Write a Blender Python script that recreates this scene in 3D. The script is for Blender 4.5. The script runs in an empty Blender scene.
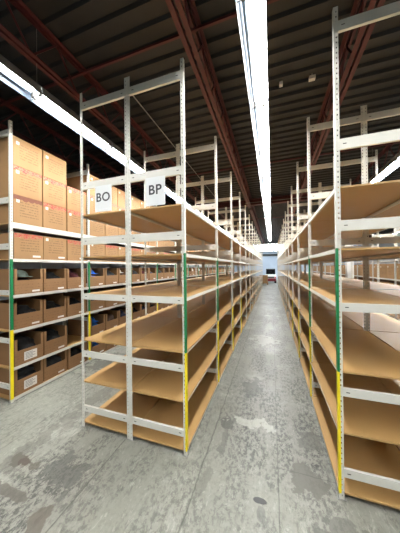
import bpy, bmesh, math, random
from mathutils import Vector, Matrix, noise
random.seed(7)
D = bpy.data
scene = bpy.context.scene
COL = scene.collection
PI = math.pi

# ------------------------------------------------------------------ materials
def lin(c):
    out = []
    for v in c:
        v /= 255.0
        out.append(v / 12.92 if v <= .04045 else ((v + .055) / 1.055) ** 2.4)
    return (*out, 1.0)

class NT:
    """tiny helper round a material's node tree"""
    def __init__(self, name):
        self.m = D.materials.new(name); self.m.use_nodes = True
        self.t = self.m.node_tree; self.n = self.t.nodes
        self.b = self.n['Principled BSDF']
    def new(self, typ, **kw):
        nd = self.n.new(typ)
        for k, v in kw.items(): setattr(nd, k, v)
        return nd
    def link(self, a, b): self.t.links.new(a, b)
    def math(self, op, a, b=None, c=None, clamp=False):
        nd = self.new('ShaderNodeMath', operation=op, use_clamp=clamp)
        for i, v in enumerate((a, b, c)):
            if v is None: continue
            if isinstance(v, (int, float)): nd.inputs[i].default_value = v
            else: self.link(v, nd.inputs[i])
        return nd.outputs[0]
    def mix(self, fac, a, b, blend='MIX'):
        nd = self.new('ShaderNodeMix', data_type='RGBA', blend_type=blend)
        for i, v in ((0, fac), (6, a), (7, b)):
            if isinstance(v, (int, float)): nd.inputs[i].default_value = v
            elif isinstance(v, tuple): nd.inputs[i].default_value = v
            else: self.link(v, nd.inputs[i])
        return nd.outputs[2]
    def noise(self, scale, detail=3, rough=.55, vec=None, dist=0):
        nd = self.new('ShaderNodeTexNoise')
        nd.inputs['Scale'].default_value = scale; nd.inputs['Detail'].default_value = detail
        nd.inputs['Roughness'].default_value = rough; nd.inputs['Distortion'].default_value = dist
        if vec is not None: self.link(vec, nd.inputs['Vector'])
        return nd.outputs['Fac']
    def ramp(self, fac, p0, p1, c0=0., c1=1.):
        nd = self.new('ShaderNodeMapRange'); nd.interpolation_type = 'SMOOTHSTEP'
        self.link(fac, nd.inputs[0])
        for i, v in zip((1, 2, 3, 4), (p0, p1, c0, c1)): nd.inputs[i].default_value = v
        return nd.outputs[0]
    def obj(self): return self.new('ShaderNodeTexCoord').outputs['Object']
    def scaled(self, vec, s):
        nd = self.new('ShaderNodeMapping'); nd.inputs['Scale'].default_value = s
        self.link(vec, nd.inputs['Vector']); return nd.outputs[0]
    def rnd(self): return self.new('ShaderNodeObjectInfo').outputs['Random']
    def set(self, col=None, rough=None, metal=None):
        if col is not None:
            if isinstance(col, tuple): self.b.inputs['Base Color'].default_value = col
            else: self.link(col, self.b.inputs['Base Color'])
        if rough is not None:
            if isinstance(rough, (int, float)): self.b.inputs['Roughness'].default_value = rough
            else: self.link(rough, self.b.inputs['Roughness'])
        if metal is not None: self.b.inputs['Metallic'].default_value = metal
        return self.m

def paint(name, rgb, rough=.5, var=.06, scale=6., metal=0.):
    k = NT(name); o = k.obj()
    f = k.noise(scale, 4, .6, o)
    c = lin(rgb)
    dk = tuple(v * (1 - var * 2) for v in c[:3]) + (1,)
    lt = tuple(min(1, v * (1 + var)) for v in c[:3]) + (1,)
    return k.set(k.mix(f, dk, lt), rough, metal)

M = {}
M['rack'] = paint('light_grey_rack_paint', (206, 205, 196), .42, .04, 9)
M['slot'] = paint('dark_slot', (40, 38, 36), .7)
M['green'] = paint('green_marking', (10, 116, 66), .45, .05)
M['yellow'] = paint('yellow_marking', (240, 218, 18), .45, .05)
M['galv'] = paint('galvanised_foot', (150, 150, 146), .4, .1, 20, .4)
M['red'] = paint('red_oxide_joist_paint', (76, 24, 27), .6, .12, 5)
M['white'] = paint('white_paint', (228, 229, 226), .5, .03)
M['hoodout'] = paint('grey_hood_outside', (120, 120, 118), .5, .05)
M['hoodin'] = paint('blue_grey_reflector', (66, 78, 92), .35, .02)
M['deadtube'] = paint('unlit_tube_glass', (108, 122, 136), .25, .01)
M['holder'] = paint('lampholder_plastic', (46, 44, 40), .5)
M['paper'] = paint('white_paper', (214, 217, 217), .7, .02)
M['ink'] = paint('grey_black_ink', (62, 62, 66), .7)
M['label'] = paint('sticker_paper', (214, 208, 198), .6, .02)
M['conduit'] = paint('conduit_grey', (140, 138, 130), .5)
M['black'] = paint('black_plastic', (22, 22, 24), .4)
M['glass'] = paint('dark_windscreen', (18, 20, 24), .12)
M['maroon'] = paint('dark_red_body', (120, 30, 40), .4)
M['taillight'] = paint('red_lens', (200, 30, 36), .3)
M['vehwhite'] = paint('white_body', (225, 228, 230), .35)
M['pallet'] = paint('pallet_wood', (150, 118, 80), .8, .15)

def cloth(name, rgb):
    k = NT(name); o = k.obj()
    f = k.noise(26, 5, .65, o)
    c = lin(rgb)
    m = k.set(k.mix(f, tuple(v * .55 for v in c[:3]) + (1,), tuple(v * 1.3 for v in c[:3]) + (1,)), .95)
    bp = k.new('ShaderNodeBump'); bp.inputs['Strength'].default_value = .5; bp.inputs['Distance'].default_value = .01
    k.link(f, bp.inputs['Height']); k.link(bp.outputs[0], k.b.inputs['Normal'])
    return m
CLOTH = {'black': cloth('black_cloth', (15, 15, 16)), 'dark grey': cloth('dark_grey_cloth', (38, 41, 42)),
         'dark red': cloth('dark_red_cloth', (70, 20, 26)), 'blue': cloth('blue_cloth', (48, 118, 214)),
         'grey green': cloth('grey_green_cloth', (112, 128, 118)), 'white': cloth('white_cloth', (205, 203, 196)),
         'navy': cloth('navy_cloth', (26, 34, 58)), 'brown': cloth('brown_cloth', (62, 44, 32))}

def board_mat():
    k = NT('brown_hardboard'); o = k.obj(); r = k.rnd()
    f = k.noise(3.2, 4, .6, k.scaled(o, (1, .5, 1)))
    g = k.noise(120, 2, .5, o)
    a, b = lin((172, 137, 86)), lin((190, 155, 102))
    c = k.mix(f, a, b)
    c = k.mix(k.math('MULTIPLY', g, .18), c, lin((134, 98, 54)))
    c = k.mix(k.math('MULTIPLY', r, .16), c, lin((148, 112, 66)))
    return k.set(c, k.ramp(f, .2, .8, .30, .42))
M['board'] = board_mat()

def kraft(name, rgb, text):
    """cardboard; with text = rows of small unreadable print on the front (local +X face)"""
    k = NT(name); o = k.obj(); r = k.rnd()
    c0 = lin(rgb)
    f = k.noise(5, 4, .6, o)
    c = k.mix(f, tuple(v * .86 for v in c0[:3]) + (1,), tuple(min(1, v * 1.1) for v in c0[:3]) + (1,))
    c = k.mix(k.math('MULTIPLY', r, .3), c, tuple(v * m_ for v, m_ in zip(c0[:3], (.78, .70, .62))) + (1,))
    s = k.new('ShaderNodeSeparateXYZ'); k.link(o, s.inputs[0])
    nm = k.new('ShaderNodeSeparateXYZ')
    geo = k.new('ShaderNodeTexCoord'); k.link(geo.outputs['Normal'], nm.inputs[0])
    front = k.math('GREATER_THAN', nm.outputs[0], .7)
    if text:
        row = k.math('FRACT', k.math('MULTIPLY', s.outputs[2], 1 / .036))
        inrow = k.math('LESS_THAN', row, .33)
        zok = k.math('MULTIPLY', k.math('GREATER_THAN', s.outputs[2], .09), k.math('LESS_THAN', s.outputs[2], .30))
        yok = k.math('MULTIPLY', k.math('GREATER_THAN', s.outputs[1], -.11), k.math('LESS_THAN', s.outputs[1], .13))
        cb = k.new('ShaderNodeCombineXYZ')
        k.link(k.math('MULTIPLY', s.outputs[1], 60), cb.inputs[0])
        k.link(k.math('MULTIPLY', k.math('FLOOR', k.math('MULTIPLY', s.outputs[2], 1 / .036)), 7.3), cb.inputs[1])
        k.link(k.math('MULTIPLY', r, 40), cb.inputs[2])
        wd = k.math('GREATER_THAN', k.noise(1., 2, .6, cb.outputs[0]), .47)
        msk = k.math('MULTIPLY', k.math('MULTIPLY', inrow, wd), k.math('MULTIPLY', zok, yok))
        msk = k.math('MULTIPLY', k.math('MULTIPLY', msk, front), .48)
        c = k.mix(msk, c, lin((70, 50, 36)))
    else:
        row = k.math('FRACT', k.math('MULTIPLY', s.outputs[2], 1 / .04))
        inrow = k.math('MULTIPLY', k.math('LESS_THAN', row, .3), k.math('LESS_THAN', s.outputs[2], .15))
        wd = k.math('GREATER_THAN', k.noise(38, 1, .5, o), .56)
        msk = k.math('MULTIPLY', k.math('MULTIPLY', inrow, wd), k.math('MULTIPLY', front, .35))
        c = k.mix(msk, c, lin((80, 56, 36)))
    return k.set(c, .78)
M['kraft'] = kraft('kraft_carton_printed', (156, 121, 80), True)
M['binkraft'] = kraft('kraft_bin', (136, 101, 65), False)

def tape_mat():
    k = NT('red_printed_tape'); o = k.obj()
    f = k.noise(34, 3, .6, k.scaled(o, (1, 1, 2.2)), 1.5)
    c = k.mix(k.ramp(f, .47, .57), lin((160, 118, 84)), lin((168, 30, 38)))
    return k.set(c, .4)
M['redtape'] = tape_mat()
M['browntape'] = paint('brown_tape', (120, 72, 52), .4, .15, 30)

def concrete():
    k = NT('worn_concrete'); o = k.obj()
    s = k.new('ShaderNodeSeparateXYZ'); k.link(o, s.inputs[0])
    X, Y = s.outputs[0], s.outputs[1]
    wob = k.noise(7, 4, .6, o)
    wob2 = k.noise(9.3, 4, .6, k.scaled(o, (1.2, .9, 1)))
    big = k.noise(.9, 5, .62, o)
    st = k.noise(2.4, 6, .68, k.scaled(o, (1.6, .55, 1)))
    fine = k.noise(34, 4, .7, o)
    c = k.mix(big, lin((121, 122, 113)), lin((154, 155, 144)))
    c = k.mix(k.math('MULTIPLY', k.ramp(fine, .42, .66), .42), c, lin((120, 120, 112)))
    # long scuffed traffic band down the middle of the aisle and to the left
    spk = k.math('MULTIPLY', k.ramp(k.noise(30, 6, .8, k.scaled(o, (1, .6, 1))), .47, .56), k.ramp(st, .40, .54))
    def band(x0, w, y0, y1):
        d = k.math('ABSOLUTE', k.math('SUBTRACT', X, x0))
        m = k.ramp(d, w, w * .35)
        return k.math('MULTIPLY', m, k.math('MULTIPLY', k.ramp(Y, y0 - .5, y0 + .3), k.ramp(Y, y1 + 1, y1 - 1)))
    bands = k.math('MAXIMUM', band(-.05, .45, 2.0, 14), band(-1.75, .45, .6, 1.6))
    bands = k.math('MAXIMUM', bands, band(.28, .22, 1.9, 9))
    c = k.mix(k.math('MULTIPLY', k.math('MULTIPLY', spk, bands), 1.0), c, lin((52, 54, 52)))
    c = k.mix(k.math('MULTIPLY', spk, .65), c, lin((86, 86, 82)))
    scr = k.ramp(k.noise(12, 8, .85, k.scaled(o, (2.2, .8, 1)), 1.2), .54, .62)
    c = k.mix(k.math('MULTIPLY', scr, .5), c, lin((178, 177, 166)))
    scd = k.ramp(k.noise(10, 8, .86, k.scaled(o, (1.5, .9, 1)), .8), .55, .66)
    c = k.mix(k.math('MULTIPLY', scd, .5), c, lin((84, 84, 79)))
    c = k.mix(k.math('MULTIPLY', k.ramp(k.noise(2.0, 5, .6, o), .56, .7), .28), c, lin((206, 205, 194)))
    # individual stains and patches  (x, y, rx, ry, colour, strength, wobble)
    stains = [(-.10, 1.615, .055, .022, (60, 62, 62), .85, .35), (-.09, 1.535, .03, .05, (118, 118, 112), .5, .5),
              (.254, 1.89, .12, .125, (124, 122, 112), .8, .75), (.33, 2.33, .09, .13, (122, 121, 112), .6, 1.0),
              (.346, 2.047, .024, .022, (84, 84, 80), .8, .4), (-.47, 2.33, .07, .09, (110, 110, 103), .7, .7),
              (-.465, 2.12, .03, .11, (120, 119, 112), .5, .7), (-.468, 1.953, .045, .05, (122, 121, 114), .5, .6),
              (-.53, 1.62, .05, .12, (128, 127, 118), .45, .8),
              (-.25, 2.39, .20, .07, (200, 199, 188), .55, 1.0), (-.17, 5.2, .25, .3, (196, 196, 190), .6, 1.),
              (-2.13, 1.306, .085, .05, (104, 93, 84), .85, .7), (-1.97, 1.30, .05, .035, (112, 104, 94), .7, .7),
              (-1.66, 1.33, .17, .13, (104, 106, 102), .6, 1.1), (-1.95, 1.09, .24, .035, (118, 113, 104), .75, .6),
              (-1.53, 1.03, .085, .07, (122, 114, 103), .75, .8), (.40, 1.60, .13, .07, (120, 119, 112), .6, .9),
              (.30, 1.52, .05, .05, (116, 116, 109), .6, .6), (-2.75, 3.1, .4, .35, (88, 88, 82), .6, 1.3),
              (-2.2, 2.2, .10, 1.2, (128, 127, 118), .5, 1.3), (-.28, 3.1, .13, .2, (92, 93, 90), .55, 1.2)]
    wc = k.math('SUBTRACT', wob, .5); wc2 = k.math('SUBTRACT', wob2, .5)
    for (x, y, rx, ry, col, sg, wb) in stains:
        dx = k.math('MULTIPLY', k.math('SUBTRACT', X, x), 1 / rx)
        dy = k.math('MULTIPLY', k.math('SUBTRACT', Y, y), 1 / ry)
        d = k.math('SQRT', k.math('ADD', k.math('MULTIPLY', dx, dx), k.math('MULTIPLY', dy, dy)))
        d = k.math('ADD', d, k.math('MULTIPLY', wc, wb * 4))
        d = k.math('ADD', d, k.math('MULTIPLY', wc2, wb * 2))
        c = k.mix(k.ramp(d, 1.08, .88, 0, min(1, sg * 1.1)), c, lin(tuple(v * .80 if v < 180 else v * .92 for v in col)))
    # saw joints and cracks running along the aisles
    for (x, w, sg, wv) in ((.03, .0035, .6, .012), (-.585, .006, .55, .05), (-1.40, .005, .6, .02), (-2.45, .006, .35, .06),
                           (2.3, .006, .6, .02)):
        xx = k.math('ADD', k.math('SUBTRACT', X, x), k.math('MULTIPLY', wc, wv))
        m = k.ramp(k.math('ABSOLUTE', xx), w * 1.6, w * .4, 0, sg)
        c = k.mix(m, c, lin((62, 62, 58)))
    for (y, w, sg) in ((1.93, .004, .45), (8.0, .01, .5), (14.0, .012, .5), (20, .015, .5)):
        m = k.ramp(k.math('ABSOLUTE', k.math('ADD', k.math('SUBTRACT', Y, y), k.math('MULTIPLY', wc, .03))), w * 1.6, w * .4, 0, sg)
        if y < 3: m = k.math('MULTIPLY', m, k.math('GREATER_THAN', X, .03))
        c = k.mix(m, c, lin((66, 66, 62)))
    m = k.set(c, k.ramp(k.math('ADD', big, k.math('MULTIPLY', fine, .3)), .4, .9, .30, .52))
    bp = k.new('ShaderNodeBump'); bp.inputs['Strength'].default_value = .25; bp.inputs['Distance'].default_value = .004
    k.link(fine, bp.inputs['Height']); k.link(bp.outputs[0], k.b.inputs['Normal'])
    return m
M['concrete'] = concrete()
M['deck'] = paint('dark_steel_deck', (27, 27, 28), .6, .18, 2.5)
M['wallwhite'] = paint('white_wall', (212, 216, 218), .7, .04, 1.)
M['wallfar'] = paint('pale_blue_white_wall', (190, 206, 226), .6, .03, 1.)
M['header'] = paint('dark_header', (70, 78, 80), .6)
def emit(name, rgb, s):
    k = NT(name); k.n.remove(k.b)
    e = k.new('ShaderNodeEmission'); e.inputs[0].default_value = (*rgb, 1); e.inputs[1].default_value = s
    k.link(e.outputs[0], k.n['Material Output'].inputs[0]); return k.m
M['tube'] = emit('lit_fluorescent_tube', (1.0, .99, .965), 104.)
M['tubefill'] = emit('added_fill_tube', (1.0, .99, .965), 30.)  # tubes of the added fill strip behind the camera
M['tubefar'] = emit('lit_tube_far_hall', (.93, .98, 1.0), 34.)

# ------------------------------------------------------------------ mesh helpers
class MB:
    def __init__(self): self.v = []; self.f = []; self.mi = []; self.mats = []
    def mat(self, m):
        if m not in self.mats: self.mats.append(m)
        return self.mats.index(m)
    def poly(self, pts, m):
        i = len(self.v); self.v += [tuple(p) for p in pts]
        self.f.append(tuple(range(i, i + len(pts)))); self.mi.append(self.mat(m)); return self
    def box(self, x0, x1, y0, y1, z0, z1, m, T=None):
        p = [Vector((x, y, z)) for z in (z0, z1) for y in (y0, y1) for x in (x0, x1)]
        if T is not None: p = [T @ q for q in p]
        i = len(self.v); self.v += [tuple(q) for q in p]; k = self.mat(m)
        for q in ((0, 2, 3, 1), (4, 5, 7, 6), (0, 1, 5, 4), (2, 6, 7, 3), (0, 4, 6, 2), (1, 3, 7, 5)):
            self.f.append(tuple(i + a for a in q)); self.mi.append(k)
        return self
    def prism(self, prof, axis, a, b, m, close=True):
        """extrude a closed 2-D profile along axis 'x' or 'y' from a to b"""
        def P(u, w, t): return (t, u, w) if axis == 'x' else (u, t, w)
        n = len(prof); i = len(self.v); k = self.mat(m)
        self.v += [P(u, w, a) for u, w in prof] + [P(u, w, b) for u, w in prof]
        for j in range(n):
            self.f.append((i + j, i + (j + 1) % n, i + n + (j + 1) % n, i + n + j)); self.mi.append(k)
        if close:
            self.f.append(tuple(i + j for j in range(n))[::-1]); self.mi.append(k)
            self.f.append(tuple(i + n + j for j in range(n))); self.mi.append(k)
        return self
    def rod(self, p, q, r, m, n=8, r2=None):
        p, q = Vector(p), Vector(q); d = (q - p).normalized(); r2 = r if r2 is None else r2
        a = d.orthogonal().normalized(); b = d.cross(a); i = len(self.v); k = self.mat(m)
        for c, rr in ((p, r), (q, r2)):
            self.v += [tuple(c + (a * math.cos(t) + b * math.sin(t)) * rr) for t in (2 * PI * j / n for j in range(n))]
        for j in range(n):
            self.f.append((i + j, i + (j + 1) % n, i + n + (j + 1) % n, i + n + j)); self.mi.append(k)
        self.f.append(tuple(i + j for j in range(n))[::-1]); self.f.append(tuple(i + n + j for j in range(n))); self.mi += [k, k]
        return self
    def mesh(self, name, bevel=0, smooth=False):
        me = D.meshes.new(name); me.from_pydata(self.v, [], self.f)
        for m in self.mats: me.materials.append(m)
        me.polygons.foreach_set('material_index', self.mi)
        bm = bmesh.new(); bm.from_mesh(me)
        bmesh.ops.recalc_face_normals(bm, faces=bm.faces)
        if bevel:
            bmesh.ops.remove_doubles(bm, verts=bm.verts, dist=1e-5)
            bmesh.ops.bevel(bm, geom=list(bm.edges), offset=bevel, segments=2, affect='EDGES', profile=.6)
        bm.to_mesh(me); bm.free()
        if smooth: me.polygons.foreach_set('use_smooth', [True] * len(me.polygons))
        me.update(); return me

def link(name, me, parent=None, loc=(0, 0, 0), rz=0):
    o = D.objects.new(name, me); COL.objects.link(o)
    o.location = loc
    if rz: o.rotation_euler = (0, 0, rz)
    if parent: o.parent = parent
    return o
def tag(o, label, cat, group=None, kind=None):
    o['label'] = label; o['category'] = cat
    if group: o['group'] = group
    if kind: o['kind'] = kind
    return o
def struct(name, me, loc=(0, 0, 0)):
    o = link(name, me, None, loc); o['kind'] = 'structure'; return o
def thing(name, loc, label, cat, group=None):
    o = link(name, None, None, loc); o.empty_display_size = .2
    return tag(o, label, cat, group)
def copy_tree(src, loc, rz=0, label=None, group=None, parts=True):
    c = src.copy(); COL.objects.link(c); c.location = loc; c.rotation_euler = (0, 0, rz)
    if label: c['label'] = label
    if group: c['group'] = group
    if parts:
        for ch in src.children:
            d = ch.copy(); COL.objects.link(d); d.parent = c
    return c
ORD = ['first', 'second', 'third', 'fourth', 'fifth', 'sixth', 'seventh', 'eighth', 'ninth', 'tenth',
       'eleventh', 'twelfth', 'thirteenth', 'fourteenth', 'fifteenth', 'sixteenth']

# ------------------------------------------------------------------ layout (metres; aisle runs along +Y, camera at x = y = 0)
XP, XM, XO = -.743, -1.3525, -1.962       # empty double run on the left: aisle face, middle, far face
XR, XR2, XR3 = .450, 1.0595, 1.669        # empty double run on the right
XB = -3.152                                # storage run with cartons
XF = 2.860                                 # far carton run on the right
Y0, BAY, NB = 1.79, 1.2252, 14
TOP = 3.61; DEP = .6095
LEV = [.055, .490, .935, 1.425, 1.83, 2.285]
BEAM = [.225, .812, 1.430, 2.035, 2.632, 3.505]
LEVB = [.05, .435, .912, 1.365, 1.835, 2.30]
CEIL = 4.50

# ---- post: slotted angle, outer corner at local (0,0); flanges along -x (front) and +y (aisle side)
FW, TH, PITCH = .031, .0022, .0381
def post_mesh(name, mir=False, top=TOP):
    mb = MB(); R = M['rack']; n = int(top / PITCH); z_end = top
    sg = -1 if mir else 1
    def strip(fn):
        h0, h1 = FW * .46, FW * .70
        def bx(a, b, z0, z1):
            (x0, x1, y0, y1) = fn(a, b); mb.box(min(x0, x1), max(x0, x1), y0, y1, z0, z1, R)
        bx(0, h0, 0, z_end); bx(h1, FW, 0, z_end)
        for i in range(n):
            z = i * PITCH
            bx(h0, h1, z, z + PITCH - .014)
        bx(h0, h1, n * PITCH, z_end)
    strip(lambda a, b: (-sg * a, -sg * b, 0, TH))
    strip(lambda a, b: (-sg * TH, 0, max(a, TH), max(b, TH)))
    return mb.mesh(name)
POST = post_mesh('post'); POSTM = post_mesh('post_mirrored', True)
def tape_mesh(name, z0, z1, m, mir):
    sg = -1 if mir else 1
    mb = MB(); x = [0, sg * .0016]
    mb.box(min(x), max(x), -.0016, FW - .001, z0, z1, m)
    xs = sorted((0, -sg * .0135)); mb.box(xs[0], xs[1], -.0016, -.0002, z0, z1, m)
    return mb.mesh(name)
GREEN = {s: tape_mesh('green_marking', .928, 1.832, M['green'], s) for s in (False, True)}
YELLOW = {s: tape_mesh('yellow_marking', .045, .926, M['yellow'], s) for s in (False, True)}
def plate_mesh(mir, ext=.012):
    sg = -1 if mir else 1
    mb = MB(); xs = sorted((sg * ext, -sg * .048))
    mb.box(xs[0], xs[1], -.008, .052, 0, .004, M['galv'])
    xs = sorted((-sg * .0026, -sg * .0056)); mb.box(xs[0], xs[1], .003, FW, .004, .055, M['galv'])
    xs = sorted((-sg * .003, -sg * FW)); mb.box(xs[0], xs[1], .0024, .005, .004, .055, M['galv'])
    for (px, py) in ((-sg * .040, .042), (-sg * .014, .044)): mb.rod((px, py, .004), (px, py, .010), .005, M['galv'], 6)
    return mb.mesh('base_plate')
PLATE = {s: plate_mesh(s) for s in (False, True)}; PLATEI = {s: plate_mesh(s, 0) for s in (False, True)}

# ---- crossbeam along x, from local x = -DEP+.004 to -.004, top at z = 0
def beam_mesh(h=.074):
    mb = MB(); R = M['rack']; x0, x1 = -DEP + .001, -.001
    prof = [(.0030, 0), (.0030, -h), (.024, -h), (.024, -h + .003), (.0052, -h + .003), (.0052, -.003), (.024, -.003), (.024, 0)]
    mb.prism(prof, 'x', x0, x1, R)
    for xa in (x0 + .045, x1 - .082):
        mb.box(xa + .006, xa + .029, .0022, .0031, -h * .5 - .003, -h * .5 + .003, M['slot'])
    return mb.mesh('crossbeam')
CBEAM = beam_mesh(.076); CBEAML = beam_mesh(.060)

# ---- shelf board, local origin: outer front corner, top at z = 0; extends to -x and +y
GAP = .011
def board_mesh():
    mb = MB(); mb.box(-DEP + .0045, -.0045, .004, BAY - GAP + .004, -.014, 0, M['board'])
    return mb.mesh('shelf', .0015)
BOARD = board_mesh()
def edge_mesh(h, lip=0.):
    """steel angle along the shelf's long edge (outer side at x = 0)"""
    mb = MB()
    prof = [(-.0042, lip), (-.0024, lip), (-.0024, lip - h), (-.022, lip - h), (-.022, lip - h + .003), (-.0042, lip - h + .003)]
    if lip - h + .003 > -.014: prof = [(-.0042, lip), (-.0024, lip), (-.0024, -h), (-.022, -h), (-.022, -h + .003), (-.0042, -h + .003)]
    mb.prism(prof, 'y', .0025, BAY + .0005, M['rack'])
    return mb.mesh('edge_beam')
EDGE = edge_mesh(.032, .0005); EDGES = edge_mesh(.008, -.012); EDGEB = edge_mesh(.040, .004); EDGET = edge_mesh(.074, .010)
def inner_edge_mesh():
    mb = MB(); a = -DEP + .0045
    prof = [(a + .001, -.0145), (a + .0026, -.0145), (a + .0026, -.031), (a + .018, -.031), (a + .018, -.034), (a + .001, -.034)]
    mb.prism(prof, 'y', .0025, BAY + .0005, M['rack'])
    return mb.mesh('inner_edge_beam')
IEDGE = inner_edge_mesh()
def mirrored(me):
    m = me.copy()
    m.transform(Matrix.Translation((-DEP, 0, 0)) @ Matrix.Diagonal((-1, 1, 1, 1))); m.flip_normals(); return m
MIR = {me: mirrored(me) for me in (BOARD, EDGE, EDGES, IEDGE)}

EDGN = {0: EDGES, 1: EDGES, 2: EDGES}
def shelf_run(name, xout, xin, y0, nb, levels, beams, tape, label, cat, group=None, edge_for=None, inner=True, plates=True):
    """one single-sided run: outer posts at xout (the face towards its aisle), inner posts at xin"""
    mir = xout < xin                               # aisle face looks towards -x
    root = thing(name, (xout, y0, 0), label, cat, group)
    flip = (-1 if mir else 1)
    for i in range(nb + 1):
        y = i * BAY
        for outer in (True, False):
            m = mir if outer else (not mir)
            x = 0 if outer else (xin - xout)
            if not outer: x += .001 * flip
            p = link('post', POSTM if m else POST, root, (x, y, 0))
            if plates: link('base_plate', (PLATE if outer else PLATEI)[m], p)
            if tape and outer and i < tape:
                g = link('green_marking_strip', GREEN[m], p); g['label'] = 'green marking strip'
            if tape and outer and i < tape + 2:
                g = link('yellow_marking_strip', YELLOW[m], p); g['label'] = 'yellow marking strip'
        for z in beams:
            link('crossbeam', CBEAM if z > 2 else CBEAML, root, ((DEP if mir else 0), y, z))
    for i in range(nb):
        for li, z in enumerate(levels):
            mm = (lambda q: MIR.get(q, q)) if mir else (lambda q: q)
            s = link('shelf', mm(BOARD), root, (0 if not mir else DEP, i * BAY, z))
            e = link('edge_beam', mm((edge_for or EDGN).get(li, EDGE)), s)
            e['label'] = 'light grey steel edge beam'
            if inner or mir: link('edge_beam', mm(IEDGE), s)['label'] = 'light grey steel edge beam'
    return root

shelf_run('shelving_run', XP, XM, Y0, NB, LEV, BEAM, 2,
          'long empty shelving run on the left side of the centre aisle, under the BP sign', 'shelving', 'empty shelving runs')
shelf_run('shelving_run', XO, XM, Y0, NB, LEV, BEAM, 0,
          'empty shelving run under the BO sign, facing the carton racks', 'shelving', 'empty shelving runs')
shelf_run('shelving_run', XR, XR2, Y0 + .018, NB, LEV, BEAM, 2,
          'long empty shelving run forming the right side of the centre aisle', 'shelving', 'empty shelving runs')
shelf_run('shelving_run', XR3, XR2, Y0 + .018, NB, LEV, BEAM, 0,
          'empty shelving run backing onto the one right of the centre aisle', 'shelving', 'empty shelving runs')
YB = 1.812
EDB = {0: EDGEB, 1: EDGEB, 2: EDGEB, 3: EDGEB, 4: EDGEB, 5: EDGET}
shelf_run('shelving_run', XB, XB - DEP, YB, NB, LEVB, BEAM, 20,
          'loaded shelving run at the left edge, full of cartons and open bins', 'shelving', 'loaded shelving runs', EDB)
shelf_run('shelving_run', XB - 2 * DEP, XB - DEP, YB, 4, [2.30], BEAM, 0,
          'loaded shelving run behind the left carton rack, only its top showing', 'shelving', 'loaded shelving runs')
shelf_run('shelving_run', XF, XF + DEP, Y0 + BAY * 2 - .2, NB - 2, [.05, .435, .912, 1.365, 1.835], BEAM, 0,
          'loaded shelving run seen through the empty racks at far right', 'shelving', 'loaded shelving runs')

# ------------------------------------------------------------------ signs on the front crossbeams
def text_mesh(s, size, m):
    cu = D.curves.new('lettering', 'FONT'); cu.body = s; cu.size = size; cu.align_x = 'CENTER'; cu.align_y = 'CENTER'
    cu.extrude = .0006; cu.offset = .0022; cu.space_character = 1.08
    o = D.objects.new('lettering', cu); COL.objects.link(o)
    dg = bpy.context.evaluated_depsgraph_get(); dg.update()
    me = D.meshes.new_from_object(o.evaluated_get(dg)); me.name = 'lettering'
    D.objects.remove(o); D.curves.remove(cu)
    me.materials.clear(); me.materials.append(m)
    me.transform(Matrix.Rotation(PI / 2, 4, 'X')); return me
def sign(s, xc, zc, w, h, label):
    mb = MB(); nx = 8
    P = lambda i: (-w / 2 + w * i / nx, -.0035 * math.sin(PI * i / nx))
    for i in range(nx):
        (xa, ya), (xb, yb) = P(i), P(i + 1)
        i0 = len(mb.v)
        mb.v += [(xa, ya, -h / 2), (xb, yb, -h / 2), (xb, yb, h / 2), (xa, ya, h / 2),
                 (xa, ya + .0008, -h / 2), (xb, yb + .0008, -h / 2), (xb, yb + .0008, h / 2), (xa, ya + .0008, h / 2)]
        for q in ((0, 1, 2, 3), (7, 6, 5, 4), (3, 2, 6, 7), (1, 0, 4, 5), (0, 3, 7, 4), (2, 1, 5, 6)):
            mb.f.append(tuple(i0 + a for a in q)); mb.mi.append(mb.mat(M['paper']))
    o = link('aisle_sign', mb.mesh('aisle_sign'), None, (xc, Y0 + .0008, zc))
    tag(o, label, 'sign', 'paper aisle signs')
    link('lettering', text_mesh(s, .128, M['ink']), o, (0, -.0046, .010))['label'] = 'dark grey letters ' + s
sign('BO', -1.657, 2.430, .214, .272, 'white paper sign reading BO hung on the crossbeam')
sign('BP', -1.044, 2.430, .214, .272, 'white paper sign reading BP hung on the crossbeam')

# ------------------------------------------------------------------ cartons and bins
CW, CD, CH = .372, .55, .383
def carton_mesh(h):
    mb = MB(); K = M['kraft']
    mb.box(-CD, 0, -CW / 2, CW / 2, 0, h - .003, K)
    me = mb.mesh('carton', .004)
    bm = bmesh.new(); bm.from_mesh(me)
    # the two closed top flaps, meeting along a slit
    for y0, y1 in ((-CW / 2 + .002, -.0015), (.0015, CW / 2 - .002)):
        r = bmesh.ops.create_cube(bm, size=1)
        for v in r['verts']:
            v.co = Vector((-CD / 2 + v.co.x * (CD - .006), (y0 + y1) / 2 + v.co.y * (y1 - y0), h - .003 + (v.co.z + .5) * .003))
    bm.to_mesh(me); bm.free(); return me
def sheet(name, y0, y1, z0, z1, m, x=.0002):
    return MB().box(x, x + .0008, y0, y1, z0, z1, m).mesh(name)
STK = sheet('label_sticker', -.150, -.112, .285, .325, M['label'])
BAR = sheet('barcode_label', .045, .150, .030, .056, M['label'])
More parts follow.
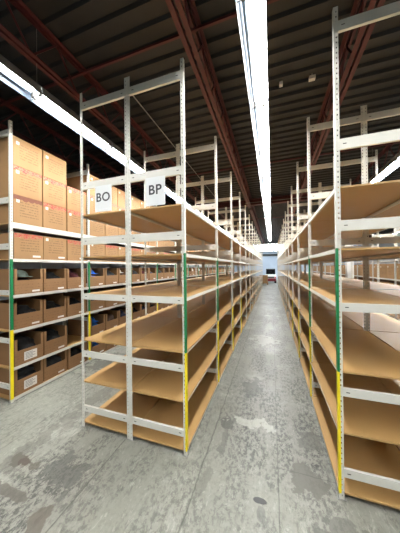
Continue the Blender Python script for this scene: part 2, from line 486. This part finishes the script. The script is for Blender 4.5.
def tape_strip(h, m):
    mb = MB(); nseg = 14
    rnd = random.Random(3)
    zs = [h - .058 + rnd.uniform(-.014, .014) for _ in range(nseg + 1)]
    for i in range(nseg):
        ya, yb = -CW / 2 + .002 + (CW - .004) * i / nseg, -CW / 2 + .002 + (CW - .004) * (i + 1) / nseg
        i0 = len(mb.v); k = mb.mat(m)
        mb.v += [(.0004, ya, zs[i]), (.0004, yb, zs[i + 1]), (.0004, yb, h - .002), (.0004, ya, h - .002),
                 (.0012, ya, zs[i]), (.0012, yb, zs[i + 1]), (.0012, yb, h - .002), (.0012, ya, h - .002)]
        for q in ((0, 3, 2, 1), (4, 5, 6, 7), (3, 7, 6, 2), (0, 1, 5, 4), (0, 4, 7, 3), (1, 2, 6, 5)):
            mb.f.append(tuple(i0 + a for a in q)); mb.mi.append(k)
    return mb.mesh('printed_tape')
def proto(name, me, kids):
    o = D.objects.new(name, me); ch = []
    for n, m_, l in kids:
        c = D.objects.new(n, m_); ch.append((c, l))
    return o, ch
H4 = .345
CART = {'tall': carton_mesh(CH), 'low': carton_mesh(H4)}
TAPE_R = tape_strip(CH, M['redtape']); TAPE_B = tape_strip(CH, M['browntape']); TAPE_L = tape_strip(H4, M['redtape'])
def carton(loc, rz, kind, label, group, kids):
    o = link('carton', CART[kind], None, loc, rz)
    tag(o, label, 'carton', group)
    for n, me in kids:
        c = link(n, me, o)
        if 'tape' in n: c['label'] = 'red printed tape' if me is not TAPE_B else 'brown tape'
        else: c['label'] = 'white sticker'
    return o
XC = XB - .012
HGT = ['bottom', 'middle', 'top']
COLN = ['left', 'middle', 'right']
for b in range(NB):
    for j in range(3):
        y = YB + b * BAY + .048 + CW / 2 + j * .386
        near = b < 5
        n = 3
        if b == 0 and j == 2: n = 2
        if b > 2: n = random.choice((2, 3, 3))
        for s in range(n):
            kids = []
            if near:
                kids = [('label_sticker', STK)]
                if s == 1: kids.append(('printed_tape', TAPE_R))
                if s == 0: kids.append(('printed_tape', TAPE_B if j < 1 else TAPE_R))
            carton((XC - random.uniform(0, .012), y + random.uniform(-.004, .004), LEVB[5] + .001 + s * (CH + .0005)), 0, 'tall',
                   f'{HGT[s]} carton of {COLN[j]} stack, {ORD[b]} bay, top shelf of left storage row',
                   'stacked cartons on the top shelf', kids)
        kids = [('label_sticker', STK), ('barcode_label', BAR)] if near else []
        if near and (b + j) % 2 == 0: kids.append(('printed_tape', TAPE_L))
        carton((XC - random.uniform(0, .012), y, LEVB[4] + .001), 0, 'low',
               f'closed {COLN[j]} carton, {ORD[b]} bay, shelf under the stacked cartons, left row',
               'closed cartons on the fifth shelf', kids)
# cartons of the back run that stick up behind the gap
for b in range(3):
    for j in (range(1, 3) if b == 0 else range(1)):
        y = YB + b * BAY + .048 + CW / 2 + j * .386
        for s in range(3):
            carton((XB - 2 * DEP + .012, y, 2.301 + s * (CH + .0005)), PI, 'tall',
                   f'{HGT[s]} carton of the {"left right"[:4] if j < 2 else "right"} stack behind the {ORD[b]} bay of the carton row',
                   'cartons in the back run', [])

def bin_mesh():
    mb = MB(); K = M['binkraft']; t = .006; w, d, h, lip, fr = CW - .006, CD, .342, .033, .185
    mb.box(-d, 0, -w / 2, w / 2, 0, t, K)
    mb.box(-d, -d + t, -w / 2, w / 2, t, h, K)
    for s in (-1, 1):
        a, b = sorted((s * w / 2, s * (w / 2 - t))); mb.box(-d + t, 0, a, b, t, h, K)
        a, b = sorted((s * (w / 2 - t), s * (w / 2 - lip))); mb.box(-t, 0, a, b, t, h, K)
    mb.box(-t, 0, -w / 2 + lip, w / 2 - lip, t, fr, K)
    # crease of the folded front edge
    mb.box(-t - .004, 0, -w / 2 + lip, w / 2 - lip, fr, fr + .004, K)
    return mb.mesh('open_bin')
BIN = bin_mesh()
def bin_low():
    mb = MB(); K = M['binkraft']; t = .006; w, d, h = CW - .006, CD, .2
    return mb
BINLAB = sheet('barcode_label', .035, .135, .022, .046, M['label'])
BIGLAB = MB()
BIGLAB.box(.0002, .001, -.07, .095, .035, .150, M['label'])
for i in range(5): BIGLAB.box(.001, .0013, -.055, .04 + .03 * (i % 2), .055 + i * .018, .0605 + i * .018, M['ink'])
BIGLAB = BIGLAB.mesh('paper_label')

def blob_mesh(seed, rx, ry, rz, m, amp=.25, freq=5):
    bm = bmesh.new(); bmesh.ops.create_icosphere(bm, subdivisions=4, radius=1)
    off = Vector((seed * 3.1, seed * 1.7, 0))
    for v in bm.verts:
        n = v.co.normalized()
        k = 1 + amp * noise.noise(n * freq * .35 + off) + amp * .4 * noise.noise(n * freq + off)
        p = Vector((n.x * rx, n.y * ry, n.z * rz)) * k
        # boxy, resting flat
        p.x = max(-rx, min(rx, p.x * 1.15)); p.y = max(-ry, min(ry, p.y * 1.15))
        p.z = max(0, p.z + rz * .55)
        p.z = min(p.z, .31)
        v.co = p
    me = D.meshes.new('cloth_bundle'); bm.to_mesh(me); bm.free()
    me.materials.append(m); me.polygons.foreach_set('use_smooth', [True] * len(me.polygons)); return me
BUN = {}
for i, (c, m) in enumerate(CLOTH.items()):
    BUN[c] = [blob_mesh(i * 5 + s, .250, .166, .185 + .02 * s, m) for s in range(2)]

def cap_meshes(m):
    """soft cap: crown dome, curved visor, button and band"""
    crown = bmesh.new(); bmesh.ops.create_uvsphere(crown, u_segments=24, v_segments=14, radius=1)
    for v in crown.verts:
        v.co.z = max(v.co.z, 0) ; v.co = Vector((v.co.x * .098, v.co.y * .088, v.co.z * .085 + (.008 * math.cos(6 * math.atan2(v.co.y, v.co.x)) * v.co.z * .3)))
    bmesh.ops.remove_doubles(crown, verts=crown.verts, dist=1e-4)
    me = D.meshes.new('cap_crown'); crown.to_mesh(me); crown.free(); me.materials.append(m)
    me.polygons.foreach_set('use_smooth', [True] * len(me.polygons))
    mb = MB(); n = 14; k = mb.mat(m)
    rows = []
    for t in range(2):
        row = []
        for i in range(n + 1):
            a = -1.25 + 2.5 * i / n
            r0, r1 = .090, .165 - .03 * abs(a) ** 2
            r = r0 if t == 0 else max(r1, r0 + .004)
            row.append((r * math.cos(a), r * math.sin(a) * .93, .006 - .020 * (a / 1.25) ** 2 * t + .004))
        rows.append(row)
    base = len(mb.v)
    for dz in (0, .003):
        for row in rows: mb.v += [(x, y, z + dz) for x, y, z in row]
    N = n + 1
    for i in range(n):
        mb.f += [(base + i, base + i + 1, base + N + i + 1, base + N + i), (base + 2 * N + i, base + 3 * N + i, base + 3 * N + i + 1, base + 2 * N + i + 1),
                 (base + N + i, base + N + i + 1, base + 3 * N + i + 1, base + 3 * N + i)]
        mb.mi += [k] * 3
    vis = mb.mesh('cap_visor', 0, True)
    b = MB().rod((0, 0, .084), (0, 0, .091), .009, m, 10, .006).mesh('cap_button')
    return me, vis, b
CAPS = {c: cap_meshes(CLOTH[c]) for c in ('grey green', 'dark grey', 'blue', 'white')}
def cap(c, loc, rot, label):
    a, v, b = CAPS[c]
    o = link('cap', a, None, loc); o.rotation_euler = rot; o.scale = (1.1, 1.25, 1.1)
    tag(o, label, 'cap', 'caps lying in the open bins')
    link('visor', v, o); link('button', b, o)

SHN = ['bottom', 'second', 'third', 'fourth']
capspots = {(0, 0, 3): 'grey green', (0, 0, 0): 'dark grey', (1, 0, 3): 'blue', (1, 0, 1): 'blue', (1, 0, 0): 'blue', (1, 2, 3): 'white'}
fixed = {(0, 0, 3): 'black', (0, 1, 3): 'black', (0, 2, 3): 'dark red', (0, 0, 2): 'black', (0, 1, 2): 'black', (0, 2, 2): 'black',
         (0, 0, 1): 'black', (0, 1, 1): 'black', (0, 0, 0): 'dark grey', (0, 1, 0): 'dark grey', (0, 2, 0): 'black',
         (1, 0, 2): 'navy', (1, 0, 3): 'blue', (1, 0, 1): 'blue', (1, 0, 0): 'blue', (1, 1, 3): 'dark grey', (1, 2, 3): 'brown'}
rb = random.Random(11)
for b in range(NB):
    for j in range(3):
        for l in range(4):
            if (b, j, l) == (0, 2, 1): continue          # the empty place beside the middle bin
            y = YB + b * BAY + .048 + CW / 2 + j * .386
            x = XC - rb.uniform(0, .02); z = LEVB[l] + .001
            o = link('open_bin', BIN, None, (x, y, z))
            tag(o, f'open front {COLN[j]} bin, {SHN[l]} shelf from the floor, {ORD[b]} bay of the left row', 'bin', 'open front cardboard bins')
            if b < 6:
                big = (b == 0 and j == 0 and l < 2)
                c = link('paper_label' if big else 'barcode_label', BIGLAB if big else BINLAB, o); c['label'] = 'white paper label'
            if b < 9:
                col = fixed.get((b, j, l)) or rb.choice(['black', 'black', 'dark grey', 'navy', 'brown', 'white', 'dark red', 'black'])
                sd = rb.randrange(2); me = BUN[col][sd]
                q = link('cloth_bundle', me, None, (x - CD / 2 + .008, y, z + .0065))
                tag(q, f'{col} cloth bundle inside the {COLN[j]} bin, {SHN[l]} shelf up, {ORD[b]} bay', 'cloth', 'cloth bundles in the open bins')
                if (b, j, l) in capspots:
                    q.scale = (1, 1, .68); zt = max(v.co.z for v in me.vertices) * .68
                    cc = capspots[(b, j, l)]
                    cap(cc, (x - .215, y - .005, z + .0065 + zt + .018), (rb.uniform(-.05, .05), .08, rb.uniform(-.3, .3)),
                        f'{cc} cap on top of the {COLN[j]} bin, {SHN[l]} shelf up, {ORD[b]} bay')

# cartons in the far right run (faces look towards -x)
YF = Y0 + BAY * 2 - .2
for b in range(NB - 2):
    for j in range(3):
        for li, l in enumerate((2, 3)):
            y = YF + b * BAY + .048 + CW / 2 + j * .386
            if rb.random() < .06: continue
            carton((XF + .012, y, LEVB[l] + .001), PI, 'tall' if l == 3 else 'low',
                   f'{COLN[2 - j]} carton, {ORD[b]} bay, {("lower", "upper")[li]} shelf of the far right run',
                   'cartons in the far right run', [('label_sticker', STK)] if b < 6 else [])

# ------------------------------------------------------------------ strip lights
LZ = 3.65; SEC = 1.13
def hood_mesh(L):
    mb = MB(); t = .003
    outer = [(-.108, 0), (-.066, .105), (.076, .105), (.108, 0)]
    inn = [(.105, 0), (.073, .102), (-.063, .102), (-.105, 0)]
    # outside and inside shells of the bent sheet
    for pr, m in ((outer, M['hoodout']), (inn, M['hoodin'])):
        for a, b in zip(pr[:-1], pr[1:]):
            mb.poly([(a[0], 0, a[1]), (a[0], L, a[1]), (b[0], L, b[1]), (b[0], 0, b[1])], m)
    for sx in (-1, 1):
        mb.poly([(sx * .108, 0, 0), (sx * .105, 0, 0), (sx * .105, L, 0), (sx * .108, L, 0)], M['hoodout'])
    for y in (0, L):
        mb.poly([(-.108, y, 0), (-.105, y, 0), (-.063, y, .102), (.073, y, .102), (.105, y, 0), (.108, y, 0), (.076, y, .105), (-.066, y, .105)], M['hoodout'])
    mb.box(-.035, .035, .0, L, .105, .15, M['hoodout'])                  # wireway on top
    me = D.meshes.new('reflector_hood'); me.from_pydata(mb.v, [], mb.f)
    for m in mb.mats: me.materials.append(m)
    me.polygons.foreach_set('material_index', mb.mi); me.update(); return me
HOOD = hood_mesh(SEC - .004)
TUBES = {k: MB().rod((0, .05, 0), (0, SEC - .054, 0), .0165, M[k], 12).mesh('tube', 0, True) for k in ('tube', 'tubefill', 'tubefar')}
def holder_mesh():
    mb = MB()
    for sx in (-1, 1): mb.box(sx * .052 - .014, sx * .052 + .014, -.020, .020, .012, .07, M['holder'])
    mb.rod((-.10, 0, .004), (-.052, .0, .004), .004, M['holder'], 6); mb.rod((.10, 0, .03), (.052, 0, -.002), .004, M['holder'], 6)
    mb.rod((-.035, 0, .03), (0, 0, -.002), .004, M['holder'], 6); mb.rod((.035, 0, .03), (0, 0, -.002), .004, M['holder'], 6)
    return mb.mesh('lampholder')
HOLD = holder_mesh()
HANG = MB().rod((0, 0, .15), (0, 0, CEIL - LZ - .02), .0014, M['conduit'], 6).mesh('hanger')
DTUBE = MB().rod((0, .05, 0), (0, SEC - .054, 0), .0165, M['deadtube'], 12).mesh('unlit_tube', 0, True)
BATTEN = MB().box(-.085, .085, 0, SEC - .004, .085, .15, M['white']).mesh('batten', .004)
def strip(loc, n, label, rz=0, full=99, TUBE=None, bare=False):
    TUBE = TUBE or TUBES['tube']
    t = thing('strip_light', loc, label, 'light', 'fluorescent strip lights'); t.rotation_euler = (0, 0, rz)
    for i in range(n):
        link('batten' if bare else 'reflector_hood', BATTEN if bare else HOOD, t, (0, i * SEC, 0))
        for sx in (.012, .058): link('tube', TUBE, t, (sx, i * SEC, .058))
        if i >= full: link('tube', TUBE, t, (-.052, i * SEC, .058))
        else: link('unlit_tube', DTUBE, t, (-.052, i * SEC, .058))['label'] = 'unlit tube'
    for i in range(n + 1):
        h = link('lampholder', HOLD, t, (0, min(max(i * SEC, .03), n * SEC - .03), 0))
        if i % 2 == 0: link('hanger', HANG, t, (0, min(max(i * SEC, .05), n * SEC - .05), 0))
    return t
J = 2.71 - 5 * SEC
strip((-.125, J, LZ), 18, 'long fluorescent strip light above the centre aisle')
strip((-2.52, 1.72 - 4 * SEC, LZ), 18, 'long fluorescent strip light above the left carton aisle', full=4)
strip((2.29, J, LZ), 18, 'fluorescent strip light right of the empty racks, upper right corner')
strip((4.70, J + 3 * SEC, LZ), 15, 'distant strip light seen between the right racks, nearer of two')
strip((7.10, J + 4 * SEC, LZ), 15, 'distant strip light seen between the right racks, farther of two')
for i, (yy, lab) in enumerate(((20.3, 'nearest'), (22.6, 'second'), (25.0, 'third'), (27.6, 'farthest'))):  # the last strip is added close to the far wall to brighten it
    strip((6.0, yy, LZ - .02), 9, f'crosswise fluorescent strip light beyond the racks, {lab} of four', PI / 2, 0, TUBES['tubefar'], True)

for yy in (-5.4,):  # unseen strip added behind the camera to light the front crossbeams
    strip((5.5, yy, LZ - .02), 9, 'added unseen fill strip light behind the camera, for the front crossbeams', PI / 2, 99, TUBES['tubefill'])
# ------------------------------------------------------------------ room shell
RX0, RX1, RY0, RY1 = -7.5, 10.0, -8.0, 30.0
struct('floor', MB().box(RX0, RX1, RY0, RY1, -.15, 0, M['concrete']).mesh('floor'))
struct('wall_far', MB().box(RX0, RX1, RY1, RY1 + .15, 0, CEIL + .1, M['wallfar']).mesh('wall_far'))
struct('wall_back', MB().box(RX0, RX1, RY0 - .15, RY0, 0, CEIL + .1, M['wallwhite']).mesh('wall_back'))
struct('wall_left', MB().box(RX0 - .15, RX0, RY0, RY1, 0, CEIL + .1, M['wallwhite']).mesh('wall_left'))
struct('wall_right', MB().box(RX1, RX1 + .15, RY0, RY1, 0, CEIL + .1, M['wallwhite']).mesh('wall_right'))
struct('trim_1', MB().box(RX0, RX1, RY1 - .18, RY1, 3.12, 3.42, M['header']).mesh('trim_1'))
mb = MB(); DP, DH = .2032, .038
y = RY0; pts = []
while y < RY1:
    pts += [(y, CEIL), (y + .055, CEIL), (y + .075, CEIL + DH), (y + .183, CEIL + DH)]; y += DP
prof = pts + [(RY1 + .1, CEIL + DH + .1), (RY0, CEIL + DH + .1)]
mb.prism(prof, 'x', RX0, RX1, M['deck'])
struct('ceiling', mb.mesh('ceiling'))

# ------------------------------------------------------------------ joists, girder, bridging, conduit
JZ = 4.05; GY = 8.9
def joist_parts(L0, L1, e0, e1):
    R = M['red']
    bc = MB()
    for s in (-1, 1):
        a, b = sorted((s * .014, s * .062)); bc.box(a, b, L0 + e0, L1 - e1, JZ, JZ + .006, R)
        a, b = sorted((s * .014, s * .020)); bc.box(a, b, L0 + e0, L1 - e1, JZ + .006, JZ + .050, R)
    tc = MB(); zt = CEIL - .002
    for s in (-1, 1):
        a, b = sorted((s * .014, s * .062)); tc.box(a, b, L0, L1, zt - .006, zt, R)
        a, b = sorted((s * .014, s * .020)); tc.box(a, b, L0, L1, zt - .050, zt - .006, R)
    wb = MB(); n = int((L1 - L0 - .15 - e1) / .30)
    for i in range(n):
        ya, yb = L0 + e0 + i * .30, L0 + e0 + (i + 1) * .30
        za, zb = (JZ + .02, zt - .02) if i % 2 == 0 else (zt - .02, JZ + .02)
        wb.rod((0, ya, za), (0, yb, zb), .0115, R, 6)
    return bc.mesh('bottom_chord'), tc.mesh('top_chord'), wb.mesh('web')
NEARJ = joist_parts(RY0 + .05, GY - .01, .0, .16); FARJ = joist_parts(GY + .01, RY1 - .05, .16, .0)
JL = {-4.2: 'red roof joist at the far upper left, over the carton rack', -2.5: 'red roof joist just above the left strip light',
      -.80: 'red roof joist between the left and the centre strip lights', .92: 'red roof joist right of the centre strip light',
      2.63: 'red roof joist at the upper right edge, above the right strip light', 4.35: 'red roof joist far right beyond the second right strip light'}
for x, lab in JL.items():
    for js, la in ((NEARJ, lab), (FARJ, lab.replace('red roof joist', 'far span of the red joist'))):
        t = thing('roof_joist', (x, 0, 0), la, 'joist', 'red steel roof joists')
        for n, me in zip(('bottom_chord', 'top_chord', 'web'), js): link(n, me, t)
mb = MB()
for z0, z1, w in ((4.20, 4.215, .09), (4.215, 4.432, .008), (4.432, 4.446, .09)): mb.box(RX0 + .02, RX1 - .02, GY - w, GY + w, z0, z1, M['red'])
tag(link('girder', mb.mesh('girder')), 'dark red steel girder crossing the ceiling beyond the nearer joists', 'girder')
for yy, w in ((2.30, 'nearest'), (5.9, 'middle'), (12.6, 'farthest')):
    o = link('joist_bridging', MB().box(RX0, RX1, yy, yy + .028, 4.425, 4.430, M['red']).box(RX0, RX1, yy, yy + .005, 4.43, 4.455, M['red']).mesh('joist_bridging'))
    tag(o, f'thin red bridging bar across the roof joists, {w} of three', 'bar', 'bridging bars')
tag(link('conduit', MB().rod((-2.06, 2.78, 4.44), (-2.06, 8.6, 4.44), .009, M['conduit']).mesh('conduit')),
    'thin grey conduit under the ceiling behind the top crossbeam', 'conduit')
mb = MB().rod((-.9, 7.9, 4.02), (9.5, 7.9, 4.02), .008, M['conduit'])
tag(link('conduit', mb.mesh('conduit')), 'thin pale conduit crossing the ceiling behind the centre strip light', 'conduit')
for x, y, s, w in ((.593, 3.513, .085, 'larger'), (.163, 3.474, .05, 'smaller')):
    mb = MB().box(-s / 2, s / 2, -.03, .03, 0, .045, M['label']).rod((0, 0, .045), (0, 0, .09), .008, M['conduit'])
    me = mb.mesh('ceiling_box')
    tag(link('ceiling_box', me, None, (x, y, CEIL - .045 - .001)), f'small pale electrical box on the ceiling, {w} of two, right of the light', 'box', 'ceiling boxes')

# white column standing by the far right run
mb = MB()
for z0, z1, w in ((0, .02, .15), (.02, 4.18, .10), (4.18, 4.199, .17)): mb.box(-w, w, -w, w, z0, z1, M['white'])
tag(link('column', mb.mesh('column'), None, (2.62, 8.9, 0)), 'square white column standing beside the far right carton run', 'column')

# ------------------------------------------------------------------ far end of the aisle
def pallet_stack(x, y):
    t = thing('pallet', (x, y, 0), 'wooden pallet on the floor at the far end of the aisle', 'pallet')
    mb = MB()
    for i in range(7): mb.box(-.5, .5, -.5 + i * .15, -.5 + i * .15 + .1, .12, .142, M['pallet'])
    link('deck_boards', mb.mesh('deck_boards'), t)
    for xx in (-.5, -.05, .4): link('stringer', MB().box(xx, xx + .1, -.5, .5, 0, .12, M['pallet']).mesh('stringer'), t)
    for s, (px, py, pz) in enumerate(((-.1, .25, .143), (.28, .25, .143), (-.1, .25, .143 + CH + .001), (.28, .25, .143 + CH + .001))):
        carton((x + px, y - .36, pz), -PI / 2, 'tall',
               f'{("lower", "upper")[s // 2]} {("left", "right")[s % 2]} carton on the pallet at the far aisle end', 'cartons on the far pallet', [])
pallet_stack(-.85, 21.8)

t = thing('utility_vehicle', (-.12, 24.0, 0), 'small white and dark red vehicle with black windscreen at the far aisle end', 'vehicle')
mb = MB(); prof = [(-.85, .30), (-.85, .72), (-.55, .92), (.85, .95), (.85, .30)]
mb.prism([(a, b) for a, b in prof], 'x', -.52, .52, M['vehwhite']); link('body', mb.mesh('body', .03), t)
mb = MB(); mb.box(-.50, .50, -.93, -.84, .22, .52, M['maroon']); link('bumper', mb.mesh('bumper', .02), t)['label'] = 'dark red bumper'
mb = MB(); mb.box(-.34, .34, -.872, -.848, .56, .70, M['black']); link('grille', mb.mesh('grille', .004), t)['label'] = 'black grille'
for sx in (-1, 1):
    link('lamp', MB().box(sx * .43 - .06, sx * .43 + .06, -.875, -.848, .56, .68, M['taillight'] if sx > 0 else M['white']).mesh('lamp', .006), t)
mb = MB(); mb.prism([(-.52, .93), (-.25, 1.42), (.55, 1.42), (.75, .955)], 'x', -.46, .46, M['glass']); link('windscreen', mb.mesh('windscreen', .02), t)['label'] = 'black windscreen'
mb = MB(); mb.prism([(-.27, 1.42), (-.24, 1.49), (.52, 1.49), (.57, 1.42)], 'x', -.47, .47, M['black']); link('roof', mb.mesh('roof', .02), t)['label'] = 'black roof'
for sx in (-1, 1):
    for yy in (-.5, .55):
        link('wheel', MB().rod((sx * .36, yy, .26), (sx * .54, yy, .26), .26, M['black'], 20).mesh('wheel'), t)

# ------------------------------------------------------------------ world and camera
w = D.worlds.new('world'); scene.world = w; w.use_nodes = True
w.node_tree.nodes['Background'].inputs[0].default_value = (.9, .95, 1, 1)
w.node_tree.nodes['Background'].inputs[1].default_value = .05

F_PX, YAW, PITCH_, ROLL = 213.94, .3239, .0050, -.0101
Fv = Vector((-math.sin(YAW) * math.cos(PITCH_), math.cos(YAW) * math.cos(PITCH_), math.sin(PITCH_)))
Rv = Vector((math.cos(YAW), math.sin(YAW), 0)); Uv = Rv.cross(Fv)
R2 = Rv * math.cos(ROLL) + Uv * math.sin(ROLL); U2 = -Rv * math.sin(ROLL) + Uv * math.cos(ROLL)
cd = D.cameras.new('camera'); cam = D.objects.new('camera', cd); COL.objects.link(cam)
m = Matrix((R2, U2, -Fv)).transposed().to_4x4(); m.translation = (0, 0, 1.7); cam.matrix_world = m
cd.sensor_fit = 'HORIZONTAL'; cd.sensor_width = 36; cd.lens = F_PX / 400 * 36; cd.clip_start = .05; cd.clip_end = 200
scene.camera = cam
vs = scene.view_settings
vs.view_transform = 'Standard'; vs.look = 'None'; vs.gamma = 1; vs.use_curve_mapping = False; vs.exposure = 0.32
scene.cycles.max_bounces = 8; scene.cycles.diffuse_bounces = 5
